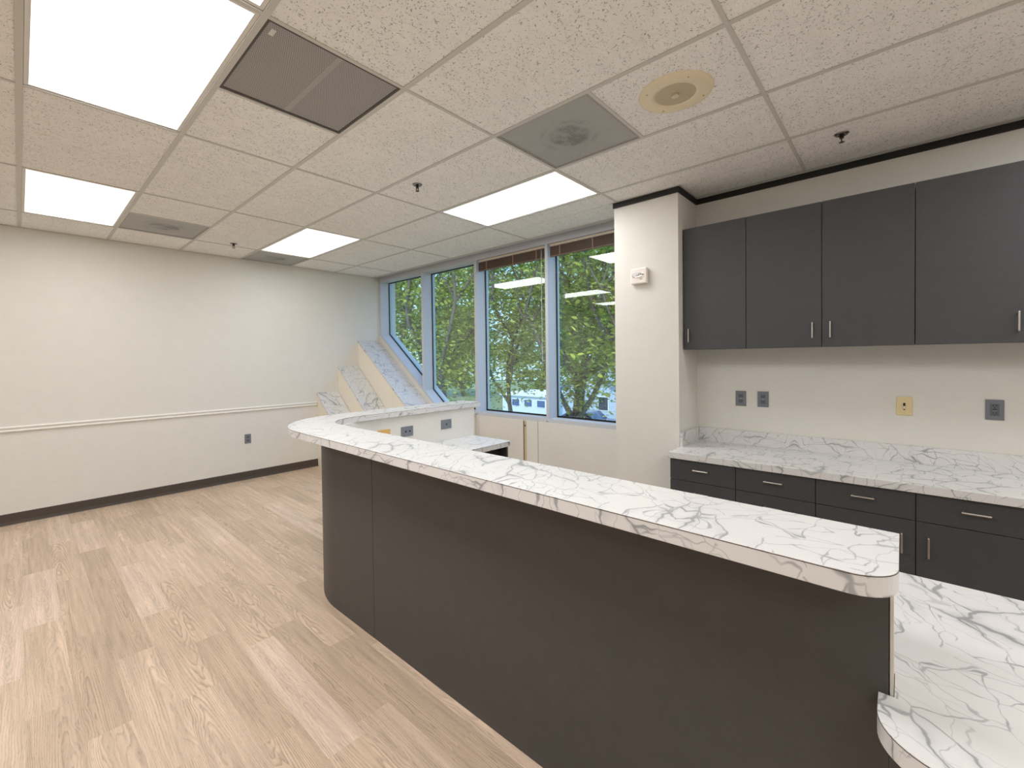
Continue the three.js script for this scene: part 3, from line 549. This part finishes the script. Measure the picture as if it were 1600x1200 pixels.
plate('wall_outlet', 'grey power outlet nearest the column above the kitchen counter', 'outlet', [XK, 1.130, -0.906], 'x', greyPlastic, twin, 'grey wall outlets');
plate('wall_outlet', 'grey power outlet just right of the one nearest the column', 'outlet', [XK, 1.131, -0.758], 'x', greyPlastic, twin, 'grey wall outlets');
plate('wall_outlet', 'grey power outlet at the far right above the kitchen counter', 'outlet', [XK, 1.131, 0.385], 'x', greyPlastic, (t) => {
  const f = part('receptacle', rbx(-0.0175, -0.034, 0.006, 0.0175, 0.034, 0.0085, 0.002), greyDark, t);
  for (const y of [0.021, -0.021]) { for (const x of [-0.006, 0.006]) part('slot', bx(x - 0.0014, y - 0.001, 0.008, x + 0.0014, y + 0.008, 0.0089), dark, f); part('ground_hole', bx(-0.0025, y - 0.010, 0.008, 0.0025, y - 0.006, 0.0089), dark, f); }
  part('test_button', rbx(-0.008, 0.001, 0.008, 0.008, 0.006, 0.0098, 0.001), dark, f); part('reset_button', rbx(-0.008, -0.006, 0.008, 0.008, -0.001, 0.0098, 0.001), greyPlastic, f);
}, 'grey wall outlets');
plate('light_switch', 'ivory wall plate with a toggle switch above the kitchen counter', 'switch', [XK, 1.129, 0.010], 'x', ivory, (t) => {
  part('toggle_slot', bx(-0.0055, -0.013, 0.006, 0.0055, 0.020, 0.0072), dark, t);
  const g = rbx(-0.0045, -0.006, 0, 0.0045, 0.006, 0.017, 0.002); g.rotateX(0.5); g.translate(0, -0.002, 0.006); part('toggle', g, std('#efe6d2', 0.4), t);
  part('lower_jack', bx(-0.004, -0.024, 0.006, 0.004, -0.018, 0.0072), dark, t);
  for (const y of [0.042, -0.042]) { const s = cyl(0.003, 0.003, 0.0016, 10); s.rotateX(Math.PI / 2); s.translate(0, y, 0.0072); part('screw', s, nickel, t); }
});
plate('wall_outlet', 'small grey outlet low on the far wall below the chair rail', 'outlet', [1.900, 0.505, ZF], 'z', greyPlastic, twin, 'grey wall outlets');
const PZ = -2.45 - 0.64 + 0.09; // inner face of the short half wall
plate('data_plate', 'grey data plate with two ports on the inner half wall', 'outlet', [2.150, 0.868, PZ], 'z', greyPlastic, (t) => { for (const x of [-0.015, 0.025]) part('port', bx(x - 0.007, -0.006, 0.006, x + 0.007, 0.007, 0.0075), dark, t); }, 'grey data plates', 0.118, 0.082);
plate('data_plate', 'grey data plate with one port on the inner half wall, nearer the windows', 'outlet', [2.573, 0.878, PZ], 'z', greyPlastic, (t) => { part('port', bx(-0.007, -0.006, 0.006, 0.007, 0.007, 0.0075), dark, t); }, 'grey data plates', 0.118, 0.082);
plate('cover_plate', 'tan cover plate half hidden behind the bar top', 'outlet', [1.930, 0.872, PZ], 'z', std('#d9ac62', 0.45), (t) => { const s = cyl(0.003, 0.003, 0.0016, 10); s.rotateX(Math.PI / 2); s.translate(0, 0, 0.0072); part('screw', s, nickel, t); }, undefined, 0.115, 0.075);
{ // fire alarm strobe on the column
  const t = thing('fire_strobe', 'white square fire alarm strobe on the column', 'alarm', [CX, 2.092, -1.522]); t.rotation.y = -Math.PI / 2;
  const white = std('#ece3d8', 0.4);
  part('housing', rbx(-0.066, -0.062, 0.0005, 0.066, 0.062, 0.040, 0.010, 3), white, t);
  const lens = new THREE.SphereGeometry(0.020, 20, 12); lens.scale(2.5, 0.85, 0.8); lens.translate(-0.006, 0.006, 0.041);
  part('strobe_lens', lens, new THREE.MeshPhysicalMaterial({ color: '#ffffff', roughness: 0.05, transmission: 0.85, thickness: 0.03, ior: 1.5 }), t);
  part('reflector', rbx(-0.050, -0.009, 0.0395, 0.040, 0.021, 0.0412, 0.0006), std('#d9d4cf', 0.15, { metalness: 0.8 }), t);
  // small print below the lens
  const cv = document.createElement('canvas'); cv.width = 128; cv.height = 48; const c = cv.getContext('2d'); c.fillStyle = '#ece3d8'; c.fillRect(0, 0, 128, 48); c.fillStyle = '#6b3f38'; c.font = 'bold 40px sans-serif'; c.textAlign = 'center'; c.fillText('FIRE', 64, 38);
  const tx = new THREE.CanvasTexture(cv); tx.colorSpace = THREE.SRGBColorSpace;
  const pl = new THREE.PlaneGeometry(0.034, 0.013); pl.translate(0.020, -0.026, 0.0406); part('printed_word', pl, std('#ffffff', 0.5, { map: tx }), t);
}

// ---------------------------------------------------------------- outside: ground, trees, house, car, wires
const GY = -3.6;
{
  const g = struct('ground', bx(XG + 0.5, GY - 0.2, -70, 80, GY, 40), std('#7d8a5e', 0.95));
  const road = bx(22, GY, -70, 27.5, GY + 0.02, 40); part('road', road, std('#8a8c8f', 0.9), g);
}
const barkTex = dataTex(128, 256, (x, y) => { const k = 0.85 + 0.3 * fbm(x / 9, y / 34, 3, 4); return [122 * k, 112 * k, 98 * k]; });
const barkMat = std('#ffffff', 0.9, { map: barkTex });
const leafGeo = (() => { // a slightly folded oval leaf, 1 unit long
  const v = [0, 0, 0, 0.24, 0.03, 0.30, 0.22, 0.02, 0.68, 0, -0.06, 1, -0.22, 0.02, 0.68, -0.24, 0.03, 0.30, 0, -0.05, 0.5];
  const g = new THREE.BufferGeometry(); g.setAttribute('position', new THREE.Float32BufferAttribute(v, 3)); g.setIndex([0, 1, 6, 1, 2, 6, 2, 3, 6, 3, 4, 6, 4, 5, 6, 5, 0, 6]); g.computeVertexNormals();
  g.setAttribute('uv', new THREE.Float32BufferAttribute(new Float32Array(14), 2)); return g;
})();
const leafMat = new THREE.MeshPhysicalMaterial({ color: '#ffffff', roughness: 0.75, transmission: 0.38, thickness: 0, side: THREE.DoubleSide, specularIntensity: 0.3 });
function tree(label, base, spec) {
  const R = rng(spec.seed), t = thing('leafy_tree', label, 'tree', base, 'trees outside the windows'), wood = [], tips = [];
  const V = (x, y, z) => new THREE.Vector3(x, y, z);
  const limb = (from, dir, len, r, depth) => {
    const pts = [from.clone()], d = dir.clone(); let p = from.clone();
    for (let k = 0; k < 4; k++) { d.add(V((R() - 0.5) * 0.42, 0.05 + (R() - 0.5) * 0.2, (R() - 0.5) * 0.42)).normalize(); p = p.clone().addScaledVector(d, len / 4); { const hx = (p.x - spec.crown[0]) / (spec.radii[0] * 0.86), hz = (p.z - spec.crown[2]) / (spec.radii[2] * 0.86), h = Math.max(Math.abs(hx), Math.abs(hz)); if (h > 1) { p.x = spec.crown[0] + (p.x - spec.crown[0]) / h; p.z = spec.crown[2] + (p.z - spec.crown[2]) / h; p.y += len * 0.06; } } pts.push(p); if (depth > 0) tips.push([p.clone(), depth]); }
    wood.push(taperTube(pts, r, r * 0.55, depth ? 6 : 9, 8));
    if (depth >= 3) return;
    const n = depth === 0 ? spec.forks : 3;
    for (let k = 0; k < n; k++) {
      const a = (k / n) * 6.283 + R() * 1.2, q = pts[depth === 0 && k % 2 ? 3 : 4], out = V(Math.cos(a), 0.35 + R() * 0.5, Math.sin(a)).normalize().lerp(d, 0.25).normalize();
      limb(q, out, len * (0.50 + R() * 0.22), r * 0.55, depth + 1);
    }
  };
  limb(V(0, 0, 0), V(spec.lean[0], 1, spec.lean[1]).normalize(), spec.trunk, spec.r, 0);
  part('trunk', merge(wood), barkMat, t);
  const n = spec.leaves, im = new THREE.InstancedMesh(leafGeo, leafMat, n), M = new THREE.Matrix4(), q = new THREE.Quaternion(), e = new THREE.Euler(), c = new THREE.Color();
  const [ox, oy, oz] = spec.crown, [rx, ry, rz] = spec.radii, clumps = [];
  for (let k = 0; k < spec.clumps; k++) { let x, y, z; do { x = R() * 2 - 1; y = R() * 2 - 1; z = R() * 2 - 1; } while (x * x + y * y + z * z > 1); clumps.push([V(ox + x * rx, oy + y * ry, oz + z * rz), 0.25 + R() * 0.4, R()]); }
  for (let k = 0; k < n; k++) {
    const [p, sp, hue] = R() < 0.12 ? [...tips[Math.floor(R() * tips.length)].slice(0, 1), 0.35, R()] : clumps[Math.floor(R() * clumps.length)], s = spec.size * (0.6 + R() * 0.8);
    const g = () => (R() + R() + R() - 1.5) * 1.5 * sp;
    e.set((R() - 0.5) * 1.9, R() * 6.283, (R() - 0.5) * 1.7); q.setFromEuler(e);
    const lx = rx - s * 0.9, lz = rz - s * 0.9; M.compose(V(clamp(p.x + g(), ox - lx, ox + lx), p.y + g() * 0.7, clamp(p.z + g(), oz - lz, oz + lz)), q, V(s, s, s)); im.setMatrixAt(k, M);
    const y = 0.5 * hue + 0.5 * R(); c.setRGB(0.25 + 0.34 * y, 0.34 + 0.26 * y, 0.075 + 0.05 * R()).multiplyScalar(0.55 + 0.75 * R()); im.setColorAt(k, c);
  }
  im.name = 'foliage'; im.userData.kind = 'stuff'; im.castShadow = im.receiveShadow = true; t.add(im);
}
const crown = { size: 0.125, leaves: 9000, clumps: 120 };
tree('leafy tree with a forked grey trunk seen through the second window from the left', [8.6, GY, -9.9], { ...crown, seed: 3, trunk: 5.0, r: 0.15, lean: [0.02, 0.02], forks: 5, crown: [0, 6.5, 0], radii: [1.5, 2.9, 1.55] });
tree('dense leafy tree seen through the leftmost window', [8.0, GY, -13.4], { ...crown, seed: 14, trunk: 4.6, r: 0.2, lean: [-0.02, 0.05], forks: 5, crown: [0, 6.3, 0], radii: [1.6, 2.8, 1.7] });
tree('leafy tree with spreading branches seen through the second window from the column', [10.4, GY, -6.75], { ...crown, seed: 21, trunk: 4.4, r: 0.15, lean: [0.03, 0.0], forks: 6, crown: [0, 6.5, 0], radii: [1.6, 2.8, 1.48], leaves: 10000 });
tree('leafy tree with a bent limb seen through the window beside the column', [9.3, GY, -3.7], { ...crown, seed: 33, trunk: 4.2, r: 0.13, lean: [-0.05, -0.06], forks: 6, crown: [0, 6.5, -0.1], radii: [1.5, 2.7, 1.4] });
tree('leafy tree standing farther back behind the leftmost trees', [14.5, GY, -17.5], { ...crown, seed: 47, trunk: 5.6, r: 0.2, lean: [0, 0], forks: 6, crown: [0, 6.8, 0], radii: [2.4, 3.4, 2.6], leaves: 11000, clumps: 170, size: 0.16 });
tree('leafy tree standing farther back behind the tree by the column', [15.9, GY, -10.0], { ...crown, seed: 58, trunk: 5.6, r: 0.18, lean: [0, 0.02], forks: 6, crown: [0, 7.4, 0], radii: [2.4, 3.4, 2.6], leaves: 11000, clumps: 170, size: 0.16 });
tree('slim leafy tree seen in the middle of the second window from the column', [11.75, GY, -10.3], { ...crown, seed: 71, trunk: 4.6, r: 0.12, lean: [0.01, -0.02], forks: 5, crown: [0, 6.4, 0], radii: [1.5, 2.9, 1.45] });
[[41, -44, 'far leafy tree on the skyline behind the leftmost windows'], [43, -33, 'far leafy tree on the skyline behind the garage'], [44, -25, 'far leafy tree on the skyline between garage and house'], [46, -16, 'far leafy tree on the skyline behind the house roof']].forEach(([x, z, label], k) => tree(label, [x, GY, z], { seed: 90 + k, trunk: 6, r: 0.3, lean: [0, 0], forks: 5, crown: [0, 6.2, 0], radii: [3.5, 5.4, 6.0], leaves: 9000, clumps: 260, size: 0.42 }));
{ // neighbour's house with pale lap siding
  const t = thing('house', 'pale lap-sided house beyond the trees at the lower right of the windows', 'house', [30, GY, -17.7]);
  const siding = std('#c3cede', 0.7), roofM = std('#9aa3b3', 0.85), w = 2.7, h = 2.75;
  const boards = []; for (let k = 0; k < 16; k++) boards.push(sideShape([[-w, k * 0.172], [w, k * 0.172], [w, k * 0.172 + 0.165], [-w, k * 0.172 + 0.165]], -0.02 + (k % 2) * 0.0, 0.02));
  part('siding', merge([...boards, sideShape([[-w, h], [w, h], [0, h + 1.25]], -0.01, 0.02)]), siding, t);
  part('walls', bx(0.02, 0, -w, 7, h, w), siding, t);
  const slope = (s) => sideShape([[0, h + 1.36], [s * (w + 0.35), h - 0.26], [s * (w + 0.35), h - 0.14], [0, h + 1.50]].map((p) => p), -0.35, 7.3);
  part('roof_slope', slope(1), roofM, t); part('roof_slope', slope(-1), roofM, t);
  for (const z of [-1.1, 1.0]) { const f = part('window', bx(-0.05, 1.0, z - 0.45, -0.02, 2.1, z + 0.45), std('#f0f2f5', 0.5), t); part('pane', bx(-0.056, 1.06, z - 0.39, -0.05, 2.04, z + 0.39), std('#2e3c4e', 0.1), f); }
}
{
  const t = thing('garage', 'low white garage with blue windows beyond the trees', 'building', [32, GY, -25.2]);
  part('walls', bx(0, 0, -3.6, 5, 1.55, 3.6), std('#dfe7f2', 0.7), t);
  part('flat_roof', bx(-0.2, 1.55, -3.8, 5.2, 1.75, 3.8), std('#f0f3f8', 0.7), t);
  for (const z of [-1.9, -0.4, 1.1]) { const f = part('window', bx(-0.03, 0.55, z - 0.5, 0, 1.25, z + 0.5), std('#f2f4f7', 0.5), t); part('pane', bx(-0.036, 0.6, z - 0.44, -0.03, 1.2, z + 0.44), std('#3f679c', 0.1), f); }
}
{ // parked car, dark blue
  const t = thing('car', 'dark blue parked car in front of the pale house', 'car', [26.4, GY + 0.02, -15.9]);
  const body = sideShape([[-2.1, 0.30], [2.1, 0.30], [2.15, 0.62], [1.9, 0.80], [1.05, 0.88], [0.45, 1.36], [-0.95, 1.40], [-1.75, 0.92], [-2.1, 0.86]], -0.85, 0.85), paint = std('#33405c', 0.25, { clearcoat: 0.8 });
  part('body', body, paint, t);
  part('side_glass', sideShape([[0.92, 0.90], [0.40, 1.29], [-0.88, 1.33], [-1.45, 0.93]], -0.856, -0.851), std('#10161d', 0.05), t);
  for (const z of [-1.35, 1.35]) for (const x of [-0.72, 0.72]) { const wv = cyl(0.33, 0.33, 0.22, 20); wv.rotateZ(Math.PI / 2); wv.translate(x, 0.33, z); part('wheel', wv, std('#1a1a1b', 0.8), t); }
}
{
  const pole = (z) => { const g = cyl(0.10, 0.13, 6.2, 12); g.translate(0, 3.1, 0); return g; };
  const t = thing('power_line', 'two power line wires strung across behind the trees', 'power line', [14, GY, 0]);
  for (const [dy, x] of [[0, 0], [-0.32, 0.15]]) { const pts = []; for (let k = 0; k <= 8; k++) { const z = -34 + k * 5.2; pts.push(new THREE.Vector3(x, 4.55 + dy - 0.35 * (1 - Math.pow((k - 4) / 4, 2)) + 0.06 * k, z)); } part('wire', new THREE.TubeGeometry(new THREE.CatmullRomCurve3(pts), 40, 0.016, 6), std('#6b6152', 0.7), t); }
  for (const z of [-34, 7.6]) { const p = part('pole', pole(z), barkMat, t); p.position.set(0, 0, z); }
}
scene.traverse((o) => { if (o.isMesh) { o.castShadow = true; o.receiveShadow = true; } });
renderer.render(scene, camera);
